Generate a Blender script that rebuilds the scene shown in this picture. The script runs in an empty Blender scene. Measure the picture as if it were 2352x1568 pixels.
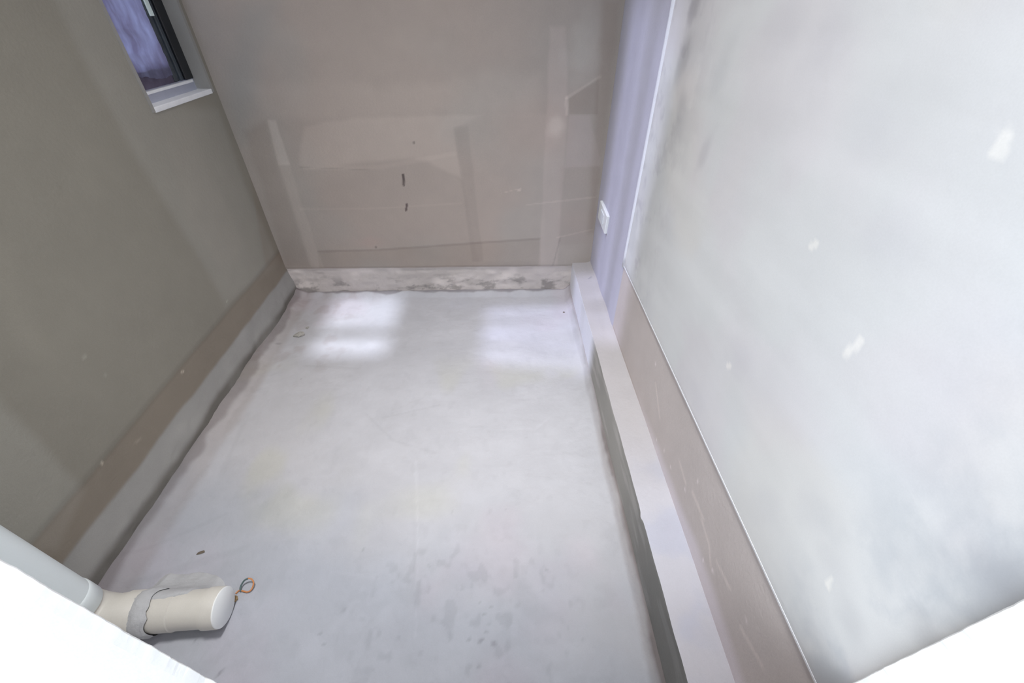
import bpy, bmesh, math, random
import numpy as np
from mathutils import Vector, Matrix

random.seed(4)
RNG = np.random.RandomState(11)
sc = bpy.context.scene
COL = sc.collection

# ------------------------------------------------------------------ camera, light, exposure
H = 1.35
PITCH, ROLL, YAW, F = 39.555, 0.0, 1.414, 966.35        # a 14.8 mm lens held in a doorway, looking down
cam_d = bpy.data.cameras.new('camera')
cam = bpy.data.objects.new('camera', cam_d); COL.objects.link(cam)
cam_d.sensor_width = 36.0
cam_d.lens = F * 36.0 / 2352.0
cam_d.clip_start = 0.01
cam.location = (0, 0, H)
cam.rotation_euler = (math.radians(90 - PITCH), 0, -math.radians(YAW))
sc.camera = cam

sc.view_settings.view_transform = 'Standard'
sc.view_settings.look = 'None'
sc.view_settings.gamma = 1.0
sc.view_settings.use_curve_mapping = False
sc.view_settings.exposure = 0.02

world = bpy.data.worlds.new('overcast_sky'); sc.world = world
world.use_nodes = True
bg = world.node_tree.nodes['Background']
bg.inputs['Color'].default_value = (0.82, 0.91, 1.0, 1)
bg.inputs['Strength'].default_value = 2.75


def lamp(name, kind, loc, target, energy, color, size=None, angle=None, size_y=None, spread=None):
    d = bpy.data.lights.new(name, kind); d.energy = energy; d.color = color
    if kind == 'AREA':
        d.shape = 'RECTANGLE'; d.size = size; d.size_y = size_y or size
        if spread: d.spread = spread
    if kind == 'SUN': d.angle = angle
    o = bpy.data.objects.new(name, d); COL.objects.link(o)
    o.location = loc
    o.rotation_euler = (Vector(target) - Vector(loc)).to_track_quat('-Z', 'Y').to_euler()
    return o


XL, XR, YB, YF = -1.20, 0.489, 2.084, 0.135               # room planes: left, right, back, door-side
XC, ZC, ZB, Y1 = 0.388, 0.194, 0.508, 1.486               # curb face, curb top, foot of the plaster coat, its back end
ZS, ZTOP = 0.175, 3.70
XJL, XJR = -0.344, 0.470                                  # door jambs
WY0, WY1, WZ0, WZ1, XG = 1.668, 2.045, 1.045, 3.60, -1.27  # slit window, its unseen upper part made tall for the added suns

# daylight: added overhead sun through a made-up roof light, low light through the slit window, open door behind the camera
lamp('added_overhead_sun', 'SUN', (0, 1, 8), (0, 1.0, 0), 2.7, (0.80, 0.86, 1.0), angle=math.radians(2.2))  # made-up vertical sun, added to cast the two small floor panes
wc = Vector((XG, (WY0 + WY1) / 2, 1.40))
for az, pw in ((0.0, 2.0), (10.0, 2.0)):  # window daylight split into two suns, the second direction added to widen it
    dr = Vector((math.cos(math.radians(az)), -math.sin(math.radians(az)), -1.2))
    lamp('window_daylight', 'SUN', wc - dr * 6, wc, pw, (0.66, 0.70, 1.0), angle=math.radians(3.0))
lamp('door_daylight', 'AREA', (-0.9, -2.6, 4.2), (0.1, 1.0, 0.3), 85, (0.93, 0.97, 1.0), size=1.8)
lamp('added_fill_lamp', 'AREA', (-0.30, 0.85, 3.58), (-0.30, 0.85, 0), 12.3, (1.0, 0.985, 0.97), size=0.5, spread=math.radians(67))  # unseen downlight without a fixture, added to balance the brightness

# ------------------------------------------------------------------ picking points off the photograph
_p, _y = math.radians(PITCH), math.radians(YAW)


def ray(px, py):
    a = (px - 1176) / F; b = -(py - 784) / F
    yf = math.cos(_p) + math.sin(_p) * b
    z = -math.sin(_p) + math.cos(_p) * b
    return Vector((math.cos(_y) * a + math.sin(_y) * yf, -math.sin(_y) * a + math.cos(_y) * yf, z))


def hit(px, py, axis, val):
    r = ray(px, py); o = (0, 0, H)
    t = (val - o[axis]) / r[axis]
    return Vector((o[0] + r[0] * t, o[1] + r[1] * t, o[2] + r[2] * t))


# ------------------------------------------------------------------ numpy noise
_G = RNG.rand(4, 64, 64)


def vnoise(u, v, k=0):
    g = _G[k % 4]
    iu = np.floor(u).astype(int); iv = np.floor(v).astype(int)
    fu = u - iu; fv = v - iv
    fu = fu * fu * (3 - 2 * fu); fv = fv * fv * (3 - 2 * fv)
    iu2 = (iu + 1) % 64; iv2 = (iv + 1) % 64; iu %= 64; iv %= 64
    return (g[iu, iv] * (1 - fu) + g[iu2, iv] * fu) * (1 - fv) + (g[iu, iv2] * (1 - fu) + g[iu2, iv2] * fu) * fv


def fbm(u, v, f=1.0, o=4, k=0, r=0.5):
    s = 0; a = 1; t = 0
    for i in range(o):
        s = s + a * vnoise(u * f + 7.3 * i + 31, v * f + 3.1 * i + 17, k + i); t += a; a *= r; f *= 2.03
    return s / t - 0.5                                     # about -.35 .. .35


def ss(a, b, x):
    t = np.clip((x - a) / (b - a), 0, 1); return t * t * (3 - 2 * t)


def seg_dist(u, v, p, q):
    du, dv = q[0] - p[0], q[1] - p[1]
    L = du * du + dv * dv + 1e-12
    t = np.clip(((u - p[0]) * du + (v - p[1]) * dv) / L, 0, 1)
    return np.hypot(u - p[0] - t * du, v - p[1] - t * dv), t


def poly_sd(u, v, P):
    d = np.full(np.shape(u), 1e9); ins = np.zeros(np.shape(u), bool)
    n = len(P)
    for i in range(n):
        a, b = P[i], P[(i + 1) % n]
        d = np.minimum(d, seg_dist(u, v, a, b)[0])
        c = ((a[1] > v) != (b[1] > v))
        with np.errstate(divide='ignore', invalid='ignore'):
            x = (b[0] - a[0]) * (v - a[1]) / (b[1] - a[1] + 1e-15) + a[0]
        ins ^= c & (u < x)
    return np.where(ins, -d, d)


class Plane:
    """marks worn, troweled or splashed on one surface, placed in that surface's own coordinates"""
    def __init__(s, axis, val): s.axis, s.val = axis, val; s.ax = [i for i in range(3) if i != axis]

    def at(s, px, py):
        h = hit(px, py, s.axis, s.val); return (h[s.ax[0]], h[s.ax[1]])

    def poly(s, u, v, pts, soft=.006, warp=.006, wf=9):
        P = [s.at(*q) for q in pts]
        w = fbm(u, v, wf, 3, 1) * warp * 2
        return 1 - ss(-soft, soft, poly_sd(u, v, P) + w)

    def line(s, u, v, pts, wid=.004, soft=.003, warp=.002, taper=0):
        P = [s.at(*q) for q in pts]; m = np.zeros(np.shape(u))
        w = fbm(u, v, 14, 2, 2) * warp * 2
        for a, b in zip(P[:-1], P[1:]):
            m = np.maximum(m, 1 - ss(wid * .5, wid * .5 + soft, seg_dist(u, v, a, b)[0] + w))
        return m

    def blob(s, u, v, c, ru, rv, soft=1.0, rot=0, warp=.25):
        cu, cv = s.at(*c); du, dv = u - cu, v - cv
        if rot:
            co, si = math.cos(rot), math.sin(rot); du, dv = du * co + dv * si, -du * si + dv * co
        r = np.hypot(du / ru, dv / rv) + fbm(u, v, 20, 3, 3) * warp * 2
        return 1 - ss(1 - soft, 1.001, r)


def lin(r, g, b):
    f = lambda c: (c / 255 / 12.92) if c / 255 <= .04045 else ((c / 255 + .055) / 1.055) ** 2.4
    return np.array([f(r), f(g), f(b)])


# ------------------------------------------------------------------ objects and materials
def tag(o, label=None, cat=None, group=None, kind=None):
    if label: o['label'] = label
    if cat: o['category'] = cat
    if group: o['group'] = group
    if kind: o['kind'] = kind
    return o


def link(name, me, mat, parent=None):
    o = bpy.data.objects.new(name, me); COL.objects.link(o)
    if mat: me.materials.append(mat)
    if parent: o.parent = parent; o.matrix_parent_inverse = parent.matrix_world.inverted() if False else Matrix()
    return o


def from_bm(name, bm, mat, parent=None, smooth=False):
    bmesh.ops.recalc_face_normals(bm, faces=bm.faces[:])
    me = bpy.data.meshes.new(name); bm.to_mesh(me); bm.free()
    if smooth:
        me.polygons.foreach_set('use_smooth', [True] * len(me.polygons))
    return link(name, me, mat, parent)


def empty(name, loc=(0, 0, 0)):
    o = bpy.data.objects.new(name, None); COL.objects.link(o); o.location = loc; o.empty_display_size = .05
    return o


def mat(name, color, rough=.8, noise=0.0, nscale=20, bump=0.0, bscale=60, metallic=0.0, spec=.3, attr=False, grain=0.03):
    m = bpy.data.materials.new(name); m.use_nodes = True
    nt = m.node_tree; N = nt.nodes; L = nt.links
    b = N['Principled BSDF']
    b.inputs['Roughness'].default_value = rough; b.inputs['Metallic'].default_value = metallic
    b.inputs['Specular IOR Level'].default_value = spec
    tc = N.new('ShaderNodeTexCoord')
    if attr:
        at = N.new('ShaderNodeAttribute'); at.attribute_name = 'tone'; src = at.outputs['Color']
    else:
        rgb = N.new('ShaderNodeRGB'); rgb.outputs[0].default_value = (*color, 1); src = rgb.outputs[0]
    n1 = N.new('ShaderNodeTexNoise'); n1.inputs['Scale'].default_value = nscale; n1.inputs['Detail'].default_value = 5
    n2 = N.new('ShaderNodeTexNoise'); n2.inputs['Scale'].default_value = 450; n2.inputs['Detail'].default_value = 2
    L.new(tc.outputs['Object'], n1.inputs['Vector']); L.new(tc.outputs['Object'], n2.inputs['Vector'])
    mr = N.new('ShaderNodeMapRange'); mr.inputs['From Min'].default_value = .25; mr.inputs['From Max'].default_value = .75
    mr.inputs['To Min'].default_value = 1 - noise; mr.inputs['To Max'].default_value = 1 + noise
    mr2 = N.new('ShaderNodeMapRange'); mr2.inputs['From Min'].default_value = .3; mr2.inputs['From Max'].default_value = .7
    mr2.inputs['To Min'].default_value = 1 - grain; mr2.inputs['To Max'].default_value = 1 + grain
    L.new(n1.outputs['Fac'], mr.inputs['Value']); L.new(n2.outputs['Fac'], mr2.inputs['Value'])
    mu = N.new('ShaderNodeMath'); mu.operation = 'MULTIPLY'
    L.new(mr.outputs[0], mu.inputs[0]); L.new(mr2.outputs[0], mu.inputs[1])
    vm = N.new('ShaderNodeVectorMath'); vm.operation = 'SCALE'
    L.new(src, vm.inputs[0]); L.new(mu.outputs[0], vm.inputs['Scale'])
    L.new(vm.outputs[0], b.inputs['Base Color'])
    if bump:
        n3 = N.new('ShaderNodeTexNoise'); n3.inputs['Scale'].default_value = bscale; n3.inputs['Detail'].default_value = 6
        L.new(tc.outputs['Object'], n3.inputs['Vector'])
        bp = N.new('ShaderNodeBump'); bp.inputs['Strength'].default_value = bump; bp.inputs['Distance'].default_value = .004
        L.new(n3.outputs['Fac'], bp.inputs['Height']); L.new(bp.outputs[0], b.inputs['Normal'])
    return m


def grid(name, axis, us, vs, offs, tone, material, skip=None):
    """a height-field surface: plane normal to `axis`, off = height(u, v), per-vertex cement tone"""
    U, V = np.meshgrid(us, vs, indexing='ij')
    W = offs(U, V) if callable(offs) else np.full(U.shape, offs)
    nu, nv = U.shape
    co = np.zeros((nu * nv, 3))
    ax = [i for i in range(3) if i != axis]
    co[:, ax[0]] = U.ravel(); co[:, ax[1]] = V.ravel(); co[:, axis] = W.ravel()
    idx = np.arange(nu * nv).reshape(nu, nv)
    q = np.stack([idx[:-1, :-1], idx[1:, :-1], idx[1:, 1:], idx[:-1, 1:]], -1).reshape(-1, 4)
    if skip:
        uc = .5 * (U[:-1, :-1] + U[1:, 1:]); vc = .5 * (V[:-1, :-1] + V[1:, 1:])
        q = q[~skip(uc, vc).ravel()]
    me = bpy.data.meshes.new(name)
    me.vertices.add(len(co)); me.vertices.foreach_set('co', co.ravel())
    me.loops.add(q.size); me.loops.foreach_set('vertex_index', q.ravel())
    me.polygons.add(len(q)); me.polygons.foreach_set('loop_start', np.arange(0, q.size, 4))
    me.polygons.foreach_set('loop_total', np.full(len(q), 4))
    me.update(); me.validate()
    me.polygons.foreach_set('use_smooth', [True] * len(me.polygons))
    a = me.attributes.new('tone', 'FLOAT_COLOR', 'POINT')
    T = np.clip(tone(U, V), .01, .95).reshape(-1, 3)
    a.data.foreach_set('color', np.concatenate([T, np.ones((len(T), 1))], 1).ravel())
    return link(name, me, material)


def spaced(*knots):
    """(value, step) knots -> sorted coordinates, so edges fall exactly on the knots"""
    out = []
    for (a, st), (b, _) in zip(knots[:-1], knots[1:]):
        n = max(1, int(round((b - a) / st))); out += list(np.linspace(a, b, n, endpoint=False))
    out.append(knots[-1][0]); return np.array(out)


def box(bm, a, b, bev=0):
    r = bmesh.ops.create_cube(bm, size=1)
    for v in r['verts']:
        v.co = Vector([(a[i] + b[i]) / 2 + v.co[i] * (b[i] - a[i]) for i in range(3)])
    if bev:
        es = list({e for v in r['verts'] for e in v.link_edges})
        bmesh.ops.bevel(bm, geom=es, offset=bev, segments=2, affect='EDGES', profile=.5)


def tube(bm, pts, rad, n=20, cap=True):
    """round tube along points; rad a number or one per point"""
    rs = rad if isinstance(rad, (list, tuple)) else [rad] * len(pts)
    P = [Vector(p) for p in pts]; rings = []; up = None
    for i, p in enumerate(P):
        t = (P[min(i + 1, len(P) - 1)] - P[max(i - 1, 0)]).normalized()
        if up is None:
            up = Vector((0, 0, 1)) if abs(t.z) < .9 else Vector((0, 1, 0))
        s = t.cross(up).normalized(); up = s.cross(t).normalized()
        rings.append([bm.verts.new(p + rs[i] * (math.cos(a) * s + math.sin(a) * up))
                      for a in [2 * math.pi * k / n for k in range(n)]])
    for a, b in zip(rings[:-1], rings[1:]):
        for k in range(n): bm.faces.new((a[k], a[(k + 1) % n], b[(k + 1) % n], b[k]))
    if cap: bm.faces.new(rings[0][::-1]); bm.faces.new(rings[-1])
    return rings


def mul(base, *ms):
    out = np.broadcast_to(base, ms[0][0].shape + (3,)).copy() if ms else base
    for m, c in ms:
        out *= 1 + m[..., None] * (np.asarray(c) - 1)
    return out


cement = mat('troweled_cement', None, .85, .03, 12, .25, 90, attr=True, grain=.035)
screed = mat('floor_screed', None, .8, .03, 9, .6, 55, attr=True, grain=.02)
plaster = mat('pale_skim_plaster', None, .8, .02, 7, .08, 60, attr=True, grain=.015)

# ------------------------------------------------------------------ floor
PF = Plane(2, 0.0)


def floor_h(u, v):
    h = .007 * fbm(u, v, 3, 4, 0) + .0042 * fbm(u * 1.0, v * 2.2, 16, 3, 1)
    # cove of cement run up along the walls and the curb
    dl = u - XL; h = h + .030 * (1 - ss(0, .085, dl + .05 * fbm(u, v, 6, 3, 2)))
    db = YB - v; h = h + .020 * (1 - ss(0, .05, db + .03 * fbm(u, v, 9, 3, 1)))
    dc = XC - u; h = h + .030 * (1 - ss(0, .035, dc + .02 * fbm(u, v, 8, 3, 2)))
    return h


def floor_tone(u, v):
    b = np.ones(u.shape + (3,)) * FLOOR
    n = fbm(u, v, 4.5, 4, 2)
    y = ss(.02, .16, fbm(u + 3, v * .8, 3.2, 3, 3)) * ss(.5, .8, v) * (1 - ss(1.3, 1.6, v))
    b = b * (1 + .10 * n[..., None]) * (1 + y[..., None] * (np.array([1.0, 1.0, .92]) - 1))
    w = ss(.05, .2, fbm(u - 9, v + 4, 2.2, 4, 1))
    b = b * (1 + w[..., None] * (np.array([1.03, .985, 1.0]) - 1))
    near_tone = (1 - ss(.35, .85, v + .5 * fbm(u, v, 3, 4, 0) + .30 * u))      # darker, bluer grey cement towards the opening
    b = b * (1 + near_tone[..., None] * (np.array([.80, .84, .89]) - 1))
    g2 = ss(-.15, .25, fbm(u * 1.1, v * 1.6, 7, 5, 0, .65)); b = b * (.975 + .05 * g2[..., None])
    # fine pitting towards the door on the left, gravelly prints
    pit = ss(.12, .24, fbm(u, v * .7, 38, 2, 0)) * ss(.0, .25, .45 - np.hypot(u + .12, (v - .42) * 1.4))
    b = b * (1 - .10 * pit[..., None])
    pit2 = ss(.17, .26, fbm(u * 1.2, v, 22, 2, 2))
    b = b * (1 - .03 * pit2[..., None])
    # left cove: pinkish unfinished strip, dirt line against the wall
    dl = u - XL + .05 * fbm(u, v, 5, 3, 0)
    b = mul(b, (1 - ss(.075, .125, dl), (.86, .82, .79)), (1 - ss(.028, .05, dl + .03 * fbm(u, v, 13, 2, 2)), (.66, .64, .63)))
    # back: ragged edge of the screed, bare strip behind it
    db = YB - v + .05 * fbm(u, v * .2, 9, 4, 2)
    b = mul(b, (1 - ss(.0, .012, db), (.6, .57, .57)))
    rough = ss(.03, .2, fbm(u, v, 15, 4, 3)) * (1 - ss(.3, .6, u - XL)) * ss(1.3, 1.6, v)
    b = mul(b, (rough, (.91, .88, .87)), (1 - ss(.2, .5, u - XL - .1), (.98, .97, .955)))
    # curb side: brown gap where the screed stops
    dc = XC - u + .028 * fbm(u, v, 7, 4, 2) - .004
    front = 1 - ss(.95, 1.45, v)
    b = mul(b, ((1 - ss(.0, .012, dc)) * (.5 + .5 * front), (.5, .46, .44)),
            ((1 - ss(.012, .035, dc)) * (.3 + .7 * front), (.86, .82, .79)))
    ms = []
    for (x, y, ru, rv, k) in ((1125, 1435, .010, .004, .8), (1118, 1452, .010, .004, .8), (1112, 1410, .008, .004, .82),
                              (1128, 1395, .008, .004, .84), (1102, 1385, .006, .003, .84), (1120, 1375, .006, .003, .86),
                              (1105, 1470, .012, .006, .74), (1135, 1478, .010, .010, .76), (1078, 1468, .008, .006, .8),
                              (1100, 1530, .006, .008, .8), (1255, 1308, .007, .006, .86), (1340, 1470, .006, .006, .84),
                              (1125, 1175, .008, .016, .93), (1160, 1172, .003, .008, .88), (1040, 1175, .004, .008, .9),
                              (985, 1300, .004, .010, .9), (915, 1465, .006, .006, .8), (860, 1540, .004, .004, .76),
                              (735, 1455, .010, .006, .84), (745, 1480, .012, .004, .84), (790, 1400, .006, .010, .86),
                              (1295, 716, .008, .004, .8), (1105, 724, .004, .004, 1.1), (690, 870, .006, .004, .7),
                              (835, 1262, .006, .006, .86), (1100, 1030, .02, .008, .97), (640, 790, .02, .012, .8),
                              (420, 1030, .01, .01, .8), (310, 1206, .014, .006, .7), (338, 1190, .006, .006, .7),
                              (1210, 1005, .012, .003, .9), (505, 1545, .006, .016, .72), (448, 1472, .006, .005, .75)):
        ms.append((PF.blob(u, v, (x, y), ru, rv, .7, random.uniform(-.6, .6)), (k, k, k)))
    # scraped arcs
    for pts, wd, k in (([(1160, 1320), (1190, 1345), (1215, 1385), (1240, 1410)], .030, .955),
                       ([(955, 1060), (960, 1200), (955, 1460)], .003, 1.05), ([(950, 1180), (955, 1400)], .006, .97),
                       ([(1060, 985), (1230, 985), (1260, 960)], .003, 1.04), ([(570, 950), (500, 1110)], .01, .96),
                       ([(880, 960), (1010, 930)], .004, .95), ([(840, 950), (900, 1010), (1000, 1040)], .004, .95),
                       ([(700, 840), (820, 845)], .006, .94), ([(760, 1310), (870, 1330)], .004, 1.03),
                       ([(250, 1300), (520, 1180)], .006, .96), ([(300, 1340), (560, 1260)], .012, .95)):
        ms.append((PF.line(u, v, pts, wd, wd * .8 + .002, .004), (k, k, k)))
    return mul(b, *ms)


FLOOR = np.array([.535, .53, .56])
us = spaced((XL - .02, .006), (XC + .01, .006)); vs = spaced((YF - .02, .006), (YB + .01, .006))
fl = grid('floor', 2, us, vs, floor_h, floor_tone, screed); tag(fl, kind='structure')

# ------------------------------------------------------------------ back wall
PB = Plane(1, YB)


def back_h(u, v):
    low = 1 - ss(ZS - .006, ZS, v + .006 * fbm(u, v, 9, 3, 0))
    return YB - .006 * (.5 + fbm(u, v, 2.2, 3, 1)) * (v > ZS) + low * (.006 - .014 * fbm(u, v * 1.6, 14, 4, 2))


BACK = np.array([.46, .392, .348])


def back_tone(u, v):
    b = np.ones(u.shape + (3,)) * BACK
    n = fbm(u * .6, v * 1.4, 3.2, 4, 0)
    b = b * (1 + .10 * n[..., None])
    g = ss(0.0, .2, fbm(u + 5, v, 1.6, 3, 2))
    b = b * (1 + g[..., None] * (np.array([.95, 1.0, 1.02]) - 1))
    P, L, B = PB.poly, PB.line, PB.blob
    ms = [
        (P(u, v, [(700, 290), (830, 268), (1000, 268), (1112, 262), (1040, 292), (1062, 410), (950, 360), (720, 385), (690, 378)], .012, .012), (1.10,) * 3),
        (P(u, v, [(615, 275), (634, 277), (664, 376), (640, 378)], .006, .006), (1.17, 1.18, 1.19)),
        (P(u, v, [(640, 378), (664, 376), (742, 612), (715, 612)], .008, .01), (1.07,) * 3),
        (P(u, v, [(560, 300), (612, 275), (640, 378), (715, 612), (658, 612)], .02, .01), (.93, .92, .91)),
        (P(u, v, [(1112, 262), (1256, 262), (1250, 600), (1100, 600), (1060, 400), (1042, 292)], .01, .008), (1.03, 1.03, 1.03)),
        (P(u, v, [(1042, 292), (1075, 290), (1110, 600), (1085, 600)], .006, .006), (.94,) * 3),
        (P(u, v, [(1262, 60), (1300, 60), (1304, 250), (1280, 610), (1238, 610), (1256, 260)], .008, .006), (1.09, 1.08, 1.09)),
        (B(u, v, (1275, 290), .05, .07, .8), (1.13, 1.15, 1.15)),
        (B(u, v, (1338, 120), .10, .16, .8), (1.08, 1.12, 1.13)),
        (P(u, v, [(1304, 226), (1376, 178), (1372, 262), (1306, 262)], .004, .003), (.91, .9, .89)),
        (L(u, v, [(1302, 224), (1378, 176)], .006, .005), (1.10,) * 3),
        (L(u, v, [(1301, 226), (1302, 262)], .010, .004), (1.14,) * 3),
        (P(u, v, [(1306, 262), (1352, 264), (1378, 360), (1380, 380), (1298, 384)], .006, .006), (1.06, 1.05, 1.07)),
        (P(u, v, [(1290, 384), (1380, 382), (1362, 560), (1282, 560)], .01, .01), (.98, .97, .97)),
        (P(u, v, [(730, 575), (870, 572), (1010, 562), (1240, 545), (1240, 612), (735, 618)], .004, .006), (.94, .93, .92)),
        (L(u, v, [(730, 577), (870, 573), (1010, 563), (1240, 548)], .006, .006), (.90,) * 3),
        (L(u, v, [(700, 386), (870, 384), (1045, 352)], .008, .012), (1.05,) * 3),
        (L(u, v, [(690, 383), (850, 390)], .003, .003), (.90,) * 3),
        (L(u, v, [(690, 480), (860, 478), (1060, 466)], .003, .006), (1.05,) * 3),
        (L(u, v, [(1210, 470), (1368, 452)], .003, .004), (1.10,) * 3),
        (L(u, v, [(1280, 545), (1362, 526)], .003, .004), (1.10,) * 3),
        (L(u, v, [(1287, 545), (1270, 608)], .004, .004), (.88,) * 3),
        (L(u, v, [(926, 400), (928, 424)], .007, .004), (.42, .40, .42)),
        (L(u, v, [(935, 468), (933, 482)], .008, .004), (.45, .42, .44)),
        (B(u, v, (951, 327), .010, .010, .8), (.6,) * 3), (B(u, v, (864, 567), .008, .010, .8), (.6,) * 3),
        (L(u, v, [(1140, 446), (1165, 440), (1196, 432)], .003, .004, .006), (1.20,) * 3),
        (B(u, v, (1192, 436), .014, .008, .6), (1.22,) * 3),
        (P(u, v, [(560, 190), (720, 200), (900, 190), (1240, 170), (1240, 262), (620, 270)], .03, .03, 4), (1.05,) * 3),
        (P(u, v, [(550, 0), (640, 0), (560, 330), (520, 240)], .05, .02, 4), (.93, .97, .99)),  # light falling off at the upper left, put into the colour
        (P(u, v, [(1385, 0), (1425, 0), (1365, 535), (1350, 535)], .02, .01), (.90, .88, .86)),
        (B(u, v, (850, 555), .13, .05, .9), (1.04, 1.0, 1.0)),
    ]
    ms = [(m, tuple(c ** 1.35 for c in k)) for m, k in ms]
    b = mul(b, *ms)
    # unpainted strip at the foot: grey and blotchy, darker low, thin pale lip
    vv = v + .008 * fbm(u, v, 7, 3, 0)
    m = 1 - ss(ZS - .006, ZS, vv)
    sp = ss(-.02, .16, fbm(u * .9, v * 1.9, 13, 5, 1, .65)) * (1 - ss(.06, .15, v + .05 * fbm(u, v, 5, 2, 0)))
    s2 = ss(0, .2, fbm(u, v * 2, 6, 3, 3))
    foot = np.ones(u.shape + (3,)) * np.array([.68, .62, .59]) * (.90 + .22 * s2[..., None]) * (1 - .42 * sp[..., None])
    left = 1 - ss(.0, .5, u - XL)
    foot = foot * (1 + .15 * left[..., None])
    b = b * (1 - m[..., None]) + foot * m[..., None]
    lip = (1 - ss(.002, .006, abs(vv - ZS + .002))) * (.5 + .5 * ss(-.1, .1, fbm(u, v, 9, 2, 1)))
    return mul(b, (lip, (1.25, 1.25, 1.25)), (1 - ss(.0, .006, abs(vv - ZS - .008)), (.88,) * 3))


us = spaced((XL - .12, .02), (XL, .006), (XR + .12, .006)); vs = spaced((-.02, .006), (1.75, .05), (ZTOP, .05))
bw = grid('wall_back', 1, us, vs, back_h, back_tone, cement); tag(bw, kind='structure')

# ------------------------------------------------------------------ left wall with the window slit
PL = Plane(0, XL)
LEFT = np.array([.29, .27, .225])


def left_tone(u, v):                                       # u = y, v = z
    b = np.ones(u.shape + (3,)) * LEFT
    b = b * (1 + .08 * fbm(u, v, 3, 4, 1)[..., None])
    P, L, B = PL.poly, PL.line, PL.blob
    ms = [
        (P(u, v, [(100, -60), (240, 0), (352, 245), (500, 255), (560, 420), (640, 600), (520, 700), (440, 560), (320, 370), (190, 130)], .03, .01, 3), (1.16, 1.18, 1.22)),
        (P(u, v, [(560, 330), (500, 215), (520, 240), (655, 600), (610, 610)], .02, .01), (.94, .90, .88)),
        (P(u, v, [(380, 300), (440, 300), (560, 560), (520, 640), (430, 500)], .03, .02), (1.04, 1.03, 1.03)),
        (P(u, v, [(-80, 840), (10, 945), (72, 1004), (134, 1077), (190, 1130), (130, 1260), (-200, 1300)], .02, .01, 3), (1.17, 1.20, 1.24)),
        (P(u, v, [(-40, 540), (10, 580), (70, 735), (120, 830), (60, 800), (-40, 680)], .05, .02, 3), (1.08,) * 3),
        (L(u, v, [(235, 1062), (235, 1063)], .008, .003), (2.0,) * 3), (L(u, v, [(418, 853), (421, 854)], .007, .003), (2.0,) * 3),
        (B(u, v, (316, 1012), .022, .008, .8, -.3), (1.3,) * 3), (B(u, v, (522, 692), .008, .006, .8), (1.5,) * 3),
        (B(u, v, (193, 820), .010, .008, .8), (1.3,) * 3), (B(u, v, (240, 862), .009, .006, .8), (1.2,) * 3),
    ]
    b = mul(b, *ms)
    top = .285 + .012 * fbm(u, v, 4, 3, 2)
    band = 1 - ss(top - .01, top + .004, v)
    b = mul(b, (band, (.93, .86, .83)), (1 - ss(.004, .02, abs(v - top)), (.86,) * 3))
    low = .165 + .020 * fbm(u, v * .5, 5, 4, 1)
    m = (1 - ss(low - .012, low + .006, v))[..., None]
    pale = np.array([.36, .35, .33]) * (1 + .2 * fbm(u, v, 6, 3, 2)[..., None])
    b = b * (1 - m) + pale * m
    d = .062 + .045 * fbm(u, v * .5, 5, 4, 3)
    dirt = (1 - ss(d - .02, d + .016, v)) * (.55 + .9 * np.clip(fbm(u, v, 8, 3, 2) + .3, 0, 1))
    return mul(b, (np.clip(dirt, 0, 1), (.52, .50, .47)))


def left_h(u, v):
    return XL + .006 * fbm(u, v, 2.5, 3, 0) + .016 * (1 - ss(.05, .17, v + .02 * fbm(u, v, 6, 3, 1))) * (.6 + fbm(u, v, 9, 3, 2))


us = spaced((YF - .02, .008), (WY0, .006), (WY1, .006), (YB + .02, .006))
vs = spaced((-.02, .006), (WZ0, .006), (1.7, .05), (WZ1, .05), (ZTOP, .05))
lw = grid('wall_left', 0, us, vs, left_h, left_tone, cement,
          skip=lambda u, v: (u > WY0) & (u < WY1) & (v > WZ0) & (v < WZ1))
tag(lw, kind='structure')

# ------------------------------------------------------------------ right wall: bare foot, pale coat over it
PR = Plane(0, XR)
BROWN = np.array([.64, .575, .555])
PALE = np.array([.78, .785, .79])


def rfoot_tone(u, v):
    b = np.ones(u.shape + (3,)) * BROWN
    b = b * (1 + .06 * fbm(u, v, 3, 4, 1)[..., None])
    lit_end = ss(Y1 - .004, Y1 + .004, u)                      # behind the coat, lavender window light is put into the skim colour
    lo = ZC + .030 + .05 * fbm(u, v * .4, 4, 4, 2) + .03 * (1 - ss(.5, 1.1, u))
    near_tone = (1 - ss(lo - .03, lo + .02, v)) * (1 - ss(.75, 1.2, u))  # pale lavender dust low on the near end of the wall
    ms = [(near_tone * .8, (1.28, 1.30, 1.42)), ((1 - ss(ZC + .004, ZC + .02, v)) * ss(.9, 1.2, u) * (1 - lit_end), (.9, .87, .85))]
    for pts in ([(1610, 1190), (1628, 1250), (1632, 1300)], [(1560, 1060), (1575, 1110)], [(1505, 880), (1515, 960)],
                [(1645, 1290), (1675, 1350)], [(1700, 1440), (1750, 1530)], [(1590, 1130), (1615, 1190)]):
        ms.append((PR.line(u, v, pts, .004, .006), (1.16, 1.15, 1.14)))
    for c in ((1525, 1035), (1540, 1073), (1573, 1124), (1615, 1287), (1636, 1311), (1602, 1106), (1508, 1010), (1712, 1423), (1505, 835)):
        ms.append((PR.blob(u, v, c, .006, .007, .6), (1.35, 1.35, 1.4)))
    b = mul(b, *ms)
    skim = np.array([.58, .57, .66]) * (1 + .05 * fbm(u * 6, v * .5, 2, 2, 0)[..., None])  # skim colour with the lavender window light put in
    return b * (1 - lit_end[..., None]) + skim * lit_end[..., None]


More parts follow.
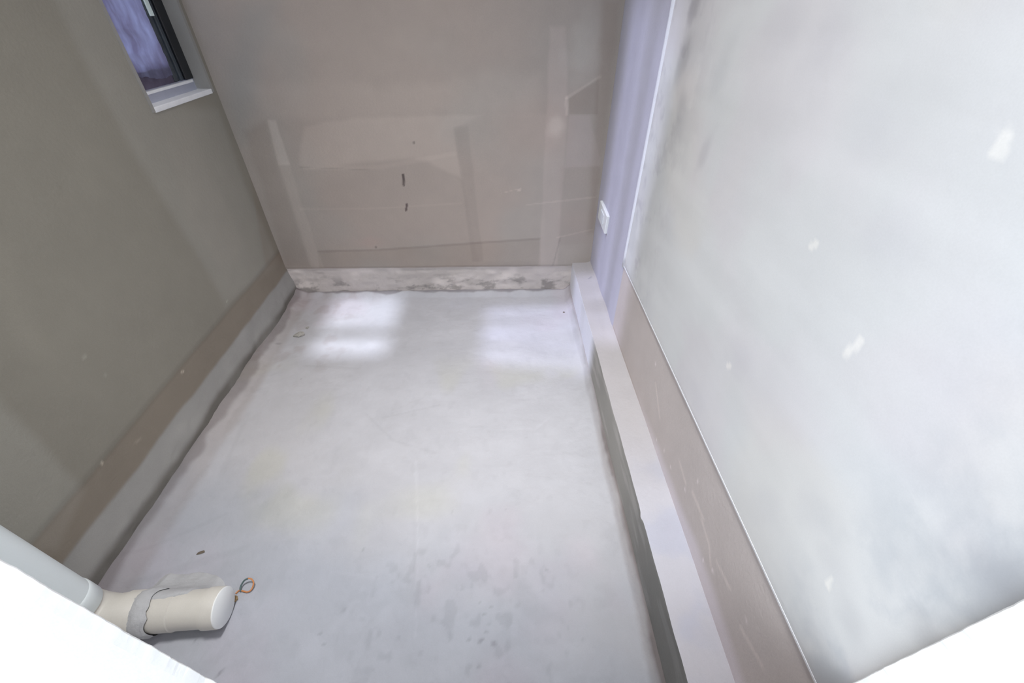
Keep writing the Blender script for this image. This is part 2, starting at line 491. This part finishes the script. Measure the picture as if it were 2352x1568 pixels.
us = spaced((YF - .02, .006), (Y1, .006), (YB + .01, .006)); vs = spaced((ZC - .03, .006), (1.75, .05), (ZTOP, .05))
rw = grid('wall_right', 0, us, vs, lambda u, v: XR - .004 * fbm(u, v, 2.2, 3, 1) - .002 * np.sin((u - Y1) * 24 + 1) * ss(Y1, Y1 + .03, u),
          rfoot_tone, cement); tag(rw, kind='structure')


def coat_tone(u, v):
    b = np.ones(u.shape + (3,)) * PALE
    b = b * (1 + .10 * fbm(u, v, 3.5, 6, 2, .6)[..., None])
    pk = ss(0, .18, fbm(u - 3, v + 6, 2.6, 4, 3)); b = b * (1 + pk[..., None] * (np.array([1.0, .97, .985]) - 1))
    w = ss(-.02, .16, fbm(u + 2, v - 4, 2.4, 3, 0))
    b = b * (1 + w[..., None] * (np.array([1.02, 1.0, .975]) - 1))
    st = fbm(u * 1.2 + v, v * 9, 2.2, 3, 3) * ss(.4, .7, v)
    b = b * (1 + .09 * st[..., None])
    P, L, B = PR.poly, PR.line, PR.blob
    g = ss(-.06, .16, fbm(u, v, 7, 4, 1))
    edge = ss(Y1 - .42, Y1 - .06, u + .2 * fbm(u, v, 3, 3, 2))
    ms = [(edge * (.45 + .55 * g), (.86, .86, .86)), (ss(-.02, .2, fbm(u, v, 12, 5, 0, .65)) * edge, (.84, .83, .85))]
    for c, ru, rv, k in (((1575, 130), .05, .09, .82), ((1600, 10), .06, .05, .82), ((1570, 240), .05, .05, .86),
                         ((1620, 350), .035, .09, .88), ((1660, 160), .06, .10, .92), ((1560, 300), .06, .10, .94),
                         ((1960, 1430), .05, .035, .88), ((2130, 1440), .05, .03, .86), ((2300, 1330), .04, .04, .86),
                         ((1920, 1290), .05, .05, .93), ((1700, 830), .07, .08, .95), ((1760, 1160), .06, .07, .95),
                         ((2020, 300), .08, .08, .96), ((2050, 550), .08, .06, .96), ((1880, 1180), .06, .06, .95),
                         ((2250, 1270), .06, .05, .90), ((1800, 60), .1, .08, .94), ((1900, 100), .08, .12, .95)):
        ms.append((B(u, v, c, ru, rv, .95, .4, .35), (k, k, k * 1.01)))
    for pts, wd in (([(2303, 348), (2318, 314)], .011), ([(1950, 812), (1982, 785)], .009), ([(1868, 566), (1880, 560)], .007),
                    ([(1676, 840), (1682, 840)], .006), ([(1907, 1345), (1914, 1330)], .008)):
        ms.append((L(u, v, pts, wd, .003), (1.18, 1.16, 1.12)))
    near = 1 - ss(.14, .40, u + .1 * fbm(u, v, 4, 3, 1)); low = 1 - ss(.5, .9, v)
    g3 = ss(-.1, .2, fbm(u, v, 9, 5, 2, .65)); ms.append((near * (.35 + .65 * g3), (.72, .75, .79)))  # shade beside the door reveal put into the coat colour
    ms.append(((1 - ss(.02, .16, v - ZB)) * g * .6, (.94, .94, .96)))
    return mul(b, *ms)


TH = .004
us = spaced((YF - .02, .006), (Y1, .006)); vs = spaced((ZB, .006), (1.75, .05), (ZTOP, .05))
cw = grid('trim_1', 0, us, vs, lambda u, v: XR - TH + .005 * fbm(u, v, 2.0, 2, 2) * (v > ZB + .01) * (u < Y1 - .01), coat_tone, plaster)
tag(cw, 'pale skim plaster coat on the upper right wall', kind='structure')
bm = bmesh.new(); box(bm, (XR - TH - .0008, YF - .02, ZB - .001), (XR + .01, Y1, ZB + .0035))
lipmat = mat('coat_edge', (.80, .80, .83), .85)
tag(from_bm('trim_2', bm, lipmat), 'lower lip of the pale plaster coat', kind='structure')
white_bead = mat('corner_bead', (.78, .79, .86), .6, .02, 8, .1, 40)
bm = bmesh.new()
rings = []
for z in np.linspace(ZB - .004, ZTOP, 60):
    w = .0105 + .0015 * math.sin(z * 9)
    rings.append([bm.verts.new((XR + .012, Y1 + w, z)), bm.verts.new((XR - TH - .002, Y1 + w * .9, z)), bm.verts.new((XR - TH - .006, Y1 + w * .3, z)),
                  bm.verts.new((XR - TH - .006, Y1 - w * .3, z)), bm.verts.new((XR - TH - .001, Y1 - w, z)), bm.verts.new((XR + .012, Y1 - w, z))])
for a, b in zip(rings[:-1], rings[1:]):
    for k in range(6): bm.faces.new((a[k], a[(k + 1) % 6], b[(k + 1) % 6], b[k]))
bm.faces.new(rings[0]); bm.faces.new(rings[-1])
tag(from_bm('trim_3', bm, white_bead, smooth=True), 'white upright bead at the end of the plaster coat', kind='structure')

# ------------------------------------------------------------------ curb along the right wall
PC = Plane(2, ZC)


def curbtop_tone(u, v):
    b = np.ones(u.shape + (3,)) * np.array([.485, .46, .468])
    n = ss(-.05, .2, fbm(u, v, 9, 4, 1)) * (1 - ss(.7, 1.1, v))
    b = b * (1 + .06 * fbm(u, v, 9, 4, 2)[..., None])
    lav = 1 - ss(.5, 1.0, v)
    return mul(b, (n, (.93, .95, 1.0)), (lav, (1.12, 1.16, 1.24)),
               (PC.line(u, v, [(1352, 640), (1358, 636)], .004, .003), (.8, .8, .85)))


def curbside_tone(u, v):                                   # u = y, v = z
    b = np.ones(u.shape + (3,)) * np.array([.40, .385, .36])
    b = b * (1 + .16 * fbm(u, v * 1.5, 6, 4, 2)[..., None])
    st = ss(.0, .2, fbm(u * .8, v * 4, 8, 3, 1))
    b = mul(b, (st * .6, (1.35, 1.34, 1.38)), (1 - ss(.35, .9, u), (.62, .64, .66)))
    lit_end = ss(Y1 - .16, Y1 - .02, u + .10 * (v / .2) * 0)  # paler back end: window light on the curb face put into its colour
    b = b * (1 - lit_end[..., None]) + np.array([.80, .80, .84]) * lit_end[..., None]
    e = ZC - v
    return mul(b, ((1 - ss(.0, .008, e + .01 * fbm(u, v, 14, 2, 1))) * .6, (1.3, 1.3, 1.3)))


us = spaced((XC, .005), (XR + .005, .005)); vs = spaced((YF - .02, .006), (YB + .01, .006))


def curb_edge(y): return .003 * fbm(y, y * 0, 12, 4, 1) + .004 * np.exp(-((y - .60) / .010) ** 2) * -1


cb = empty('trim_4', ((XC + XR) / 2, 1.1, 0)); tag(cb, 'pale low curb along the foot of the right wall', kind='structure')
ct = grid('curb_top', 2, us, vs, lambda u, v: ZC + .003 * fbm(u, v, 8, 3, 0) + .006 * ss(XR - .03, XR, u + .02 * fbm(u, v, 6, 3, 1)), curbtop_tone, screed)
me = ct.data                                              # ragged arris on the room side
for vtx in me.vertices:
    if vtx.co.x < XC + .004:
        vtx.co.x += float(curb_edge(np.array([vtx.co.y]))[0])
us2 = spaced((YF - .02, .006), (YB + .01, .006)); vs2 = spaced((-.02, .006), (ZC + .0005, .006))
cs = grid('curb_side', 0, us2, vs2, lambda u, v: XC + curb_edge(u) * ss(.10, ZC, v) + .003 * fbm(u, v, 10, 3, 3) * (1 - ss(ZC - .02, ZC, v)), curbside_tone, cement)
for o in (ct, cs):
    o.parent = cb; o.location = -cb.location

# ------------------------------------------------------------------ shell: door wall with jambs, ceiling with made-up roof light, outer skins
jambm = mat('white_jamb_paint', (.90, .90, .89), .7, .01, 5, .15, 80, grain=.01)
greyc = mat('rough_cement', (.42, .40, .38), .9, .05, 6, .2, 60)


def jamb_wall(name, x0, x1, edge_left, label):
    """door-side wall from x0 to x1, its chipped reveal at the doorway"""
    bm = bmesh.new(); zs = spaced((-.10, .005), (1.4, .1), (2.15, .1)); inner = x1 if not edge_left else x0
    s = 1 if not edge_left else -1
    rings = []
    for z in zs:
        e = .0030 * float(fbm(np.array([z]), np.array([.3 if s > 0 else 5.]), 34, 5, 1, .7)[0]) * 2 + .0006 * math.sin(z * 7)
        c = .0012 + .0012 * float(fbm(np.array([z]), np.array([9.]), 40, 3, 2)[0])
        far = x0 if s > 0 else x1
        pr = [(far, YF), (inner - s * c + e, YF), (inner + e * .9, YF - c), (inner, YF - .012), (inner, -.10), (far, -.10)]
        rings.append([bm.verts.new((x, y, z)) for x, y in pr])
    for a, b in zip(rings[:-1], rings[1:]):
        for k in range(6): bm.faces.new((a[k], a[(k + 1) % 6], b[(k + 1) % 6], b[k]))
    bm.faces.new(rings[0]); bm.faces.new(rings[-1])
    o = from_bm(name, bm, jambm); o['label'] = label; return tag(o, kind='structure')


jamb_wall('wall_front', XL - .10, XJL, False, 'white door wall with rough reveal at the lower left')
jamb_wall('wall_front_right', XJR, XR + .12, True, 'white rough door reveal at the lower right')
bm = bmesh.new(); box(bm, (XL - .1, -.10, 2.15), (XR + .12, YF, ZTOP)); tag(from_bm('trim_5', bm, jambm), 'lintel over the doorway', kind='structure')
bm = bmesh.new(); box(bm, (XJL - .02, -.10, -.15), (XJR + .02, YF - .002, .60)); tag(from_bm('added_parapet', bm, greyc), 'added unseen parapet under the opening, shading the near floor', kind='structure')  # parapet added out of view to shade the near floor
bm = bmesh.new(); box(bm, (-12, -14, -.16), (12, -.10, -.05)); tag(from_bm('floor_outside', bm, greyc), kind='structure')

# unseen roof light, invented to cast the two small bright panes on the floor
SKY = []
sa = PF.at(760, 690); sb = PF.at(915, 690)
SX0, SX1 = -.945, -.585
SY0, SY1, SYM0, SYM1 = 1.55, 2.05, 1.69, 1.755
bm = bmesh.new()
A = (XL - .1, XR + .12); B = (-.10, YB + .12)
box(bm, (A[0], B[0], ZTOP), (SX0, B[1], ZTOP + .1)); box(bm, (SX1, B[0], ZTOP), (A[1], B[1], ZTOP + .1))
box(bm, (SX0, B[0], ZTOP), (SX1, SY0, ZTOP + .1)); box(bm, (SX0, SY1, ZTOP), (SX1, B[1], ZTOP + .1))
box(bm, (SX0, SYM0, ZTOP), (SX1, SYM1, ZTOP + .03))
tag(from_bm('ceiling', bm, greyc), kind='structure')
# outer skins so that no daylight leaks round the plaster surfaces
bm = bmesh.new()
box(bm, (XL - .25, YB + .03, -.3), (XR + .2, YB + .12, ZTOP + .1))
box(bm, (XR + .03, -.10, -.3), (XR + .12, YB + .05, ZTOP + .1))
box(bm, (XL - .25, -.10, -.3), (XR + .2, YB + .12, -.2))
for a, b in (((-.10, -.2), (WY0 - .008, ZTOP + .1)), ((WY1 + .008, -.2), (YB + .05, ZTOP + .1)), ((WY0 - .008, -.2), (WY1 + .008, WZ0 - .008)), ((WY0 - .008, WZ1), (WY1 + .008, ZTOP + .1))):
    box(bm, (XL - .18, a[0], a[1]), (XL - .012, b[0], b[1]))
tag(from_bm('wall_outer', bm, greyc), kind='structure')

# ------------------------------------------------------------------ window slit
reveal = mat('reveal_cement', (.34, .33, .31), .9, .05, 9, .2, 70)
sillm = mat('bright_sill_cement', (.90, .91, .93), .3, .06, 25, .3, 60, spec=.5)  # white glare on sill and rail lip put into the colour
win = empty('window_1', (XL - .06, (WY0 + WY1) / 2, WZ0)); tag(win, 'tall slit window beside the back wall, half covered by blue film', kind='structure')


def wpart(name, bm, m, smooth=False):
    o = from_bm(name, bm, m, win, smooth); o.location = -win.location; return o


bm = bmesh.new()
for y0, y1 in ((WY0 - .015, WY0), (WY1, WY1 + .015)): box(bm, (XL - .16, y0, WZ0 - .012), (XL + .001, y1, WZ1))
wpart('reveal', bm, reveal)
bm = bmesh.new(); box(bm, (XL - .16, WY0, WZ0 - .015), (XL + .002, WY1, WZ0 + .002), .002); wpart('sill', bm, sillm)

alu = mat('pale_aluminium', (.55, .57, .68), .35, .03, 20, .05, 60, metallic=.3, spec=.5)
dark = mat('dark_sash_metal', (.012, .014, .018), .25, .0, 5, spec=.6)
darkb = mat('dark_sash_bevel', (.05, .062, .075), .22, .3, 30, spec=.7)
bm = bmesh.new()
box(bm, (XG - .012, WY0, WZ0), (XG + .022, WY1 - .012, WZ0 + .040), .003)
wpart('bottom_rail', bm, alu)
bm = bmesh.new(); box(bm, (XG + .016, WY0 + .004, WZ0 + .030), (XG + .030, WY1 - .03, WZ0 + .039), .002); wpart('rail_lip', bm, sillm)
lowsash = mat('grey_violet_sash', (.13, .11, .16), .5, .25, 25)
bm = bmesh.new(); box(bm, (XG - .010, WY0 + .004, WZ0 + .036), (XG + .006, WY1 - .10, WZ0 + .105), .003); wpart('lower_sash', bm, lowsash)
bm = bmesh.new()
box(bm, (XG - .012, WY0, WZ0 + .04), (XG + .010, WY0 + .014, WZ1)); box(bm, (XG - .012, WY0, 1.372), (XG + .010, WY1 - .03, 1.398)); box(bm, (XG - .012, WY0, WZ1 - .03), (XG + .010, WY1, WZ1))
box(bm, (XG - .012, WY0 + .14, 1.398), (XG + .006, WY0 + .155, WZ1))
wpart('frame', bm, alu)
bm = bmesh.new()
box(bm, (XG - .012, WY1 - .052, WZ0 + .038), (XG + .020, WY1 - .001, WZ1), .004)
wpart('sash_stile', bm, dark)
bm = bmesh.new()
for y0, y1, h in ((WY1 - .110, WY1 - .094, .010), (WY1 - .090, WY1 - .075, .006), (WY1 - .073, WY1 - .054, .012)):
    box(bm, (XG - .010, y0, WZ0 + .040), (XG + h, y1, WZ1), .003)
wpart('sash_gasket', bm, darkb)
bm = bmesh.new(); box(bm, (XG + .010, WY1 - .096, 1.288), (XG + .016, WY1 - .074, 1.50), .002); wpart('daylight_sliver', bm, mat('painted_daylight', (.78, .90, .88), .6))  # pale strip painted in for a bright gap to outdoors
film = bpy.data.materials.new('blue_protective_film'); film.use_nodes = True
nt = film.node_tree; N = nt.nodes; L = nt.links; pb = N['Principled BSDF']
tcn = N.new('ShaderNodeTexCoord'); nz = N.new('ShaderNodeTexNoise'); nz.inputs['Scale'].default_value = 14; nz.inputs['Detail'].default_value = 7
mp = N.new('ShaderNodeMapping'); mp.inputs['Scale'].default_value = (1, 2.2, .7)
L.new(tcn.outputs['Object'], mp.inputs['Vector']); L.new(mp.outputs[0], nz.inputs['Vector'])
rp = N.new('ShaderNodeValToRGB'); rp.color_ramp.elements[0].position = .35; rp.color_ramp.elements[1].position = .7
rp.color_ramp.elements[0].color = (.145, .135, .22, 1); rp.color_ramp.elements[1].color = (.25, .265, .42, 1)
L.new(nz.outputs['Fac'], rp.inputs['Fac']); L.new(rp.outputs[0], pb.inputs['Base Color'])
pb.inputs['Roughness'].default_value = .3
tr = N.new('ShaderNodeBsdfTranslucent'); L.new(rp.outputs[0], tr.inputs['Color'])
mx = N.new('ShaderNodeMixShader'); mx.inputs[0].default_value = .28
L.new(pb.outputs[0], mx.inputs[1]); L.new(tr.outputs[0], mx.inputs[2]); L.new(mx.outputs[0], N['Material Output'].inputs['Surface'])
vs = np.linspace(WZ0 + .03, 1.372, 120); us = np.linspace(0, 1, 60)
U, V = np.meshgrid(us, vs, indexing='ij')
zlow = WZ0 + .070 + .010 * np.sin(U * 6) + .008 * fbm(U * 2, U * 0, 6, 3, 1)
Z = zlow + (V - vs[0]) / (vs[-1] - vs[0]) * (1.372 - zlow)
Y0 = WY0 + .012 + .020 * fbm(V, V * 0, 16, 3, 2) * (V < 1.25); Yc = Y0 + U * (WY1 - .112 - Y0)
X = XG + .014 + .012 * fbm(U * .7, V * 2.4, 9, 4, 0) + .010 * (1 - U) * np.maximum(0, np.sin(V * 38)) * (V < 1.26)
co = np.stack([X, Yc, Z], -1).reshape(-1, 3); idx = np.arange(len(co)).reshape(U.shape)
q = np.stack([idx[:-1, :-1], idx[1:, :-1], idx[1:, 1:], idx[:-1, 1:]], -1).reshape(-1, 4)
me = bpy.data.meshes.new('film'); me.from_pydata(co.tolist(), [], q.tolist()); me.polygons.foreach_set('use_smooth', [True] * len(me.polygons))
fo = link('film', me, film, win); fo.location = -win.location
pane = bpy.data.materials.new('clear_pane'); pane.use_nodes = True
nt = pane.node_tree; N = nt.nodes; L = nt.links; N.remove(N['Principled BSDF'])
t = N.new('ShaderNodeBsdfTransparent'); g = N.new('ShaderNodeBsdfGlossy'); g.inputs['Roughness'].default_value = .05
mx = N.new('ShaderNodeMixShader'); mx.inputs[0].default_value = .06
L.new(t.outputs[0], mx.inputs[1]); L.new(g.outputs[0], mx.inputs[2]); L.new(mx.outputs[0], N['Material Output'].inputs['Surface'])
bm = bmesh.new(); box(bm, (XG - .006, WY0 + .005, WZ0 + .03), (XG - .002, WY1 - .02, WZ1 - .01)); wpart('pane', bm, pane)

# ------------------------------------------------------------------ socket plate on the right wall
plate_m = mat('white_plate_plastic', (.84, .86, .86), .35, .0, 5, spec=.5, grain=0)
slot_m = mat('plate_slot', (.74, .77, .79), .5, grain=0)
sp = empty('socket_plate', (XR, 1.915, .530)); tag(sp, 'small white socket plate low on the right wall near the back corner', 'socket')
bm = bmesh.new(); box(bm, (-.012, -.086, -.044), (.003, .086, .044), .003); o = from_bm('plate', bm, plate_m, sp)
bm = bmesh.new(); box(bm, (-.0145, -.034, -.024), (-.011, .034, .024), .0015); o = from_bm('socket_insert', bm, slot_m, sp)
sp.rotation_euler = (math.radians(3), 0, 0)

# ------------------------------------------------------------------ drain riser and capped stub
pvc = mat('blue_grey_drain_plastic', (.90, .97, .98), .4, .01, 6, spec=.45, grain=.01)
cream = mat('cream_drain_plastic', (.66, .635, .585), .45, .04, 18, .05, 60, spec=.4, grain=.02)
capm = mat('white_cap_plastic', (.93, .95, .95), .35, .0, 6, spec=.45, grain=.005)
mort = mat('smeared_mortar', (.50, .505, .52), .9, .10, 30, .5, 120)
PX, PY, PZ, PR_ = -1.120, .430, .058, .0525
rs = empty('drain_riser', (PX, PY, 0)); tag(rs, 'upright blue-grey drain pipe in the corner beside the door reveal', 'pipe')


def rpart(name, pts, rad, m, n=40):
    bm = bmesh.new(); tube(bm, [(x - PX, y - PY, z) for x, y, z in pts], rad, n)
    me_o = from_bm(name, bm, m, rs, True)
    md = me_o.modifiers.new('edge', 'EDGE_SPLIT'); md.split_angle = math.radians(50); return me_o


rpart('pipe', [(PX, PY, .15), (PX, PY, ZTOP)], PR_, pvc)
rpart('collar', [(PX, PY, .121), (PX, PY, .123), (PX, PY, .165), (PX, PY, .172), (PX, PY, .175)], [.053, .0553, .0553, .0545, .0526], pvc)
pts = []; rad = []
for i in range(11):
    a = math.pi / 2 * i / 10; R = .062
    pts.append((PX + R - R * math.cos(a), PY, PZ + R - R * math.sin(a))); rad.append(.0535)
st = empty('capped_drain_stub', (PX + .062, PY, 0)); tag(st, 'cream capped drain elbow and stub lying on the floor in the left corner', 'pipe')


def spart(name, pts, rad, m, n=40):
    bm = bmesh.new(); tube(bm, [(x - PX - .062, y - PY, z) for x, y, z in pts], rad, n)
    me_o = from_bm(name, bm, m, st, True)
    md = me_o.modifiers.new('edge', 'EDGE_SPLIT'); md.split_angle = math.radians(40); return me_o


XE = -.782
PT = lambda x: (x, PY + (x - PX) * .045, PZ - (x - PX) * .012)
spart('elbow', pts + [PT(-1.03)], rad + [.0535], cream)
spart('elbow_collar', [PT(-1.03), PT(-1.028), PT(-.990), PT(-.987)], [.054, .0565, .0565, .054], cream)
spart('stub', [PT(-1.0), PT(-.80)], .0480, cream)
spart('stub_collar', [PT(-.955), PT(-.953), PT(-.90), PT(-.898)], [.048, .0503, .0503, .048], cream)
spart('cap', [PT(-.822), PT(-.820), PT(XE - .004), PT(XE)], [.048, .0515, .0515, .0500], cream)
spart('cap_face', [PT(XE - .001), PT(XE + .002), PT(XE + .0035)], [.0503, .0503, .0485], capm)
# mortar smeared over the joint
bm = bmesh.new(); n = 40; rings = []
for i in range(14):
    x = -.990 + i * .0035; ring = []
    for k in range(n):
        a = 2 * math.pi * k / n
        w = float(fbm(np.array([a * .8]), np.array([2.0]), 2.2, 3, 0)[0])
        r = .0545 + .006 * math.sin(math.pi * i / 13) + .004 * float(fbm(np.array([a]), np.array([i * .3]), 4, 3, 1)[0])
        c = PT(x + .035 * w)
        ring.append(bm.verts.new((c[0] - PX - .062, c[1] - PY + r * math.cos(a), max(.003, c[2] + r * math.sin(a)))))
    rings.append(ring)
for a, b in zip(rings[:-1], rings[1:]):
    for k in range(n): bm.faces.new((a[k], a[(k + 1) % n], b[(k + 1) % n], b[k]))
from_bm('mortar_smear', bm, mort, st, True)
bm = bmesh.new(); rings = []
for i in range(60):
    x = -1.06 + i * .0040; k = i / 59; c = PT(x)
    n1 = float(fbm(np.array([x]), np.array([1.7]), 22, 4, 1)[0]); n2 = float(fbm(np.array([x]), np.array([6.1]), 10, 3, 2)[0])
    top = math.radians(96 - 50 * k + 45 * n1)
    hE = min(1, k * 6, (1 - k) * 5)
    ring = []
    for j in range(9):                                     # up the far flank of the pipe
        a = math.radians(-40) + (top - math.radians(-40)) * j / 8; r = .0515 + .0035 * (1 - j / 8)
        ring.append((c[1] + r * math.cos(a), c[2] + r * math.sin(a)))
    outw = .10 * (1 - .55 * k) + .05 * n2
    prof = [(c[1] + .045 * math.cos(top), c[2] + .045 * math.sin(top))] + ring[::-1][:6] + [(c[1] + .060 + outw * .30, .024 * hE - .006), (c[1] + .060 + outw * .65, .012 * hE - .008), (c[1] + .060 + outw, -.012), (c[1] + .02, -.014)]
    zs_ = .15 + .85 * hE; prof = [(yy, zz if zz < 0 else zz * zs_) for yy, zz in prof]
    rings.append([bm.verts.new((x - PX - .062, yy - PY, zz)) for yy, zz in prof])
n = len(rings[0])
for a, b in zip(rings[:-1], rings[1:]):
    for q in range(n): bm.faces.new((a[q], a[(q + 1) % n], b[(q + 1) % n], b[q]))
bm.faces.new(rings[0]); bm.faces.new(rings[-1])
from_bm('mortar_bank', bm, mort, st, True)


def lump(name, loc, size, m, seed, label, cat, flat=.5, rot=0, group=None, sub=2):
    bm = bmesh.new(); bmesh.ops.create_icosphere(bm, subdivisions=sub, radius=1)
    r = np.random.RandomState(seed); ph = r.rand(6) * 6
    for v in bm.verts:
        k = 1 + .22 * math.sin(v.co.x * 3 + ph[0]) * math.cos(v.co.y * 3.4 + ph[1]) + .14 * math.sin(v.co.z * 6 + ph[2] + v.co.x * 5)
        v.co = Vector((v.co.x * k * size[0], v.co.y * k * size[1], v.co.z * k * size[2]))
    o = from_bm(name, bm, m, None); o.location = loc; o.rotation_euler = (0, 0, rot)
    tag(o, label, cat, group); return o


def fz(x, y): return float(floor_h(np.array([x]), np.array([y]))[0])


chipm = mat('broken_cement', (.42, .40, .37), .9, .2, 90, .5, 200)
brownm = mat('brown_scrap', (.16, .13, .10), .9, .2, 80)
for px, py, sz, rot, m, lab, cat in (
        (688, 769, (.026, .018, .009), .2, chipm, 'grey crumb of broken cement near the left wall, before the small bright panes', 'cement lump'),
        (706, 752, (.010, .007, .004), 1.0, chipm, 'tiny crumb of cement just behind the larger cement crumb', 'cement lump'),
        (461, 1268, (.012, .005, .003), .4, brownm, 'small dark brown scrap on the floor between the left wall and the wire ring', 'scrap'),
        (310, 1206, (.013, .006, .004), .1, chipm, 'flat grey chip against the foot of the left wall', 'cement chip'),
        (1295, 716, (.006, .004, .003), .1, brownm, 'tiny dark scrap in the bright patch beside the curb', 'scrap')):
    h = hit(px, py, 2, .003); lump('cement_lump' if m is chipm else 'brown_scrap', (h.x, h.y, fz(h.x, h.y) + sz[2] * .5), sz, m, px, lab, cat, rot=rot)

# ring of bent orange and green wire, with a straw-coloured scrap beside the cap
og = mat('orange_wire_sheath', (.62, .26, .10), .5, grain=0); dg = mat('dark_green_wire_sheath', (.10, .15, .15), .5, grain=0)
c = hit(567, 1343, 2, .018); wr = empty('wire_ring', (c.x, c.y, fz(c.x, c.y)))
tag(wr, 'small bent ring of orange and dark green wire beyond the cap of the floor stub', 'wire')
z0 = wr.location.z


def loop(px, py, z):
    h = hit(px, py, 2, z + z0); return (h.x - wr.location.x, h.y - wr.location.y, z)


gr = [loop(553, 1358, .004), loop(552, 1350, .008), loop(556, 1340, .013), loop(562, 1332, .018), loop(570, 1328, .021)]
orr = [loop(570, 1328, .021), loop(577, 1329, .020), loop(582, 1336, .016), loop(581, 1346, .010), loop(576, 1355, .006), loop(568, 1359, .004), loop(558, 1357, .004), loop(549, 1356, .003), loop(541, 1363, .003)]


def smooth_pts(P, n=6):
    out = []; P = [Vector(p) for p in P]
    for i in range(len(P) - 1):
        a, b, c2, d = P[max(i - 1, 0)], P[i], P[i + 1], P[min(i + 2, len(P) - 1)]
        for k in range(n):
            t = k / n; out.append(.5 * ((2 * b) + (c2 - a) * t + (2 * a - 5 * b + 4 * c2 - d) * t * t + (3 * b - a - 3 * c2 + d) * t ** 3))
    out.append(P[-1]); return out


bm = bmesh.new(); tube(bm, smooth_pts(gr), .0024, 10); from_bm('green_wire', bm, dg, wr, True)
bm = bmesh.new(); tube(bm, smooth_pts(orr), .0020, 10); from_bm('orange_wire', bm, og, wr, True)
strawm = mat('straw_scrap', (.34, .24, .13), .9, .2, 90)
h = hit(540, 1374, 2, .004); lump('straw_scrap', (h.x, h.y, fz(h.x, h.y) + .003), (.007, .010, .005), strawm, 5, 'small straw-coloured crumb touching the rim of the white pipe cap', 'scrap', rot=.5)
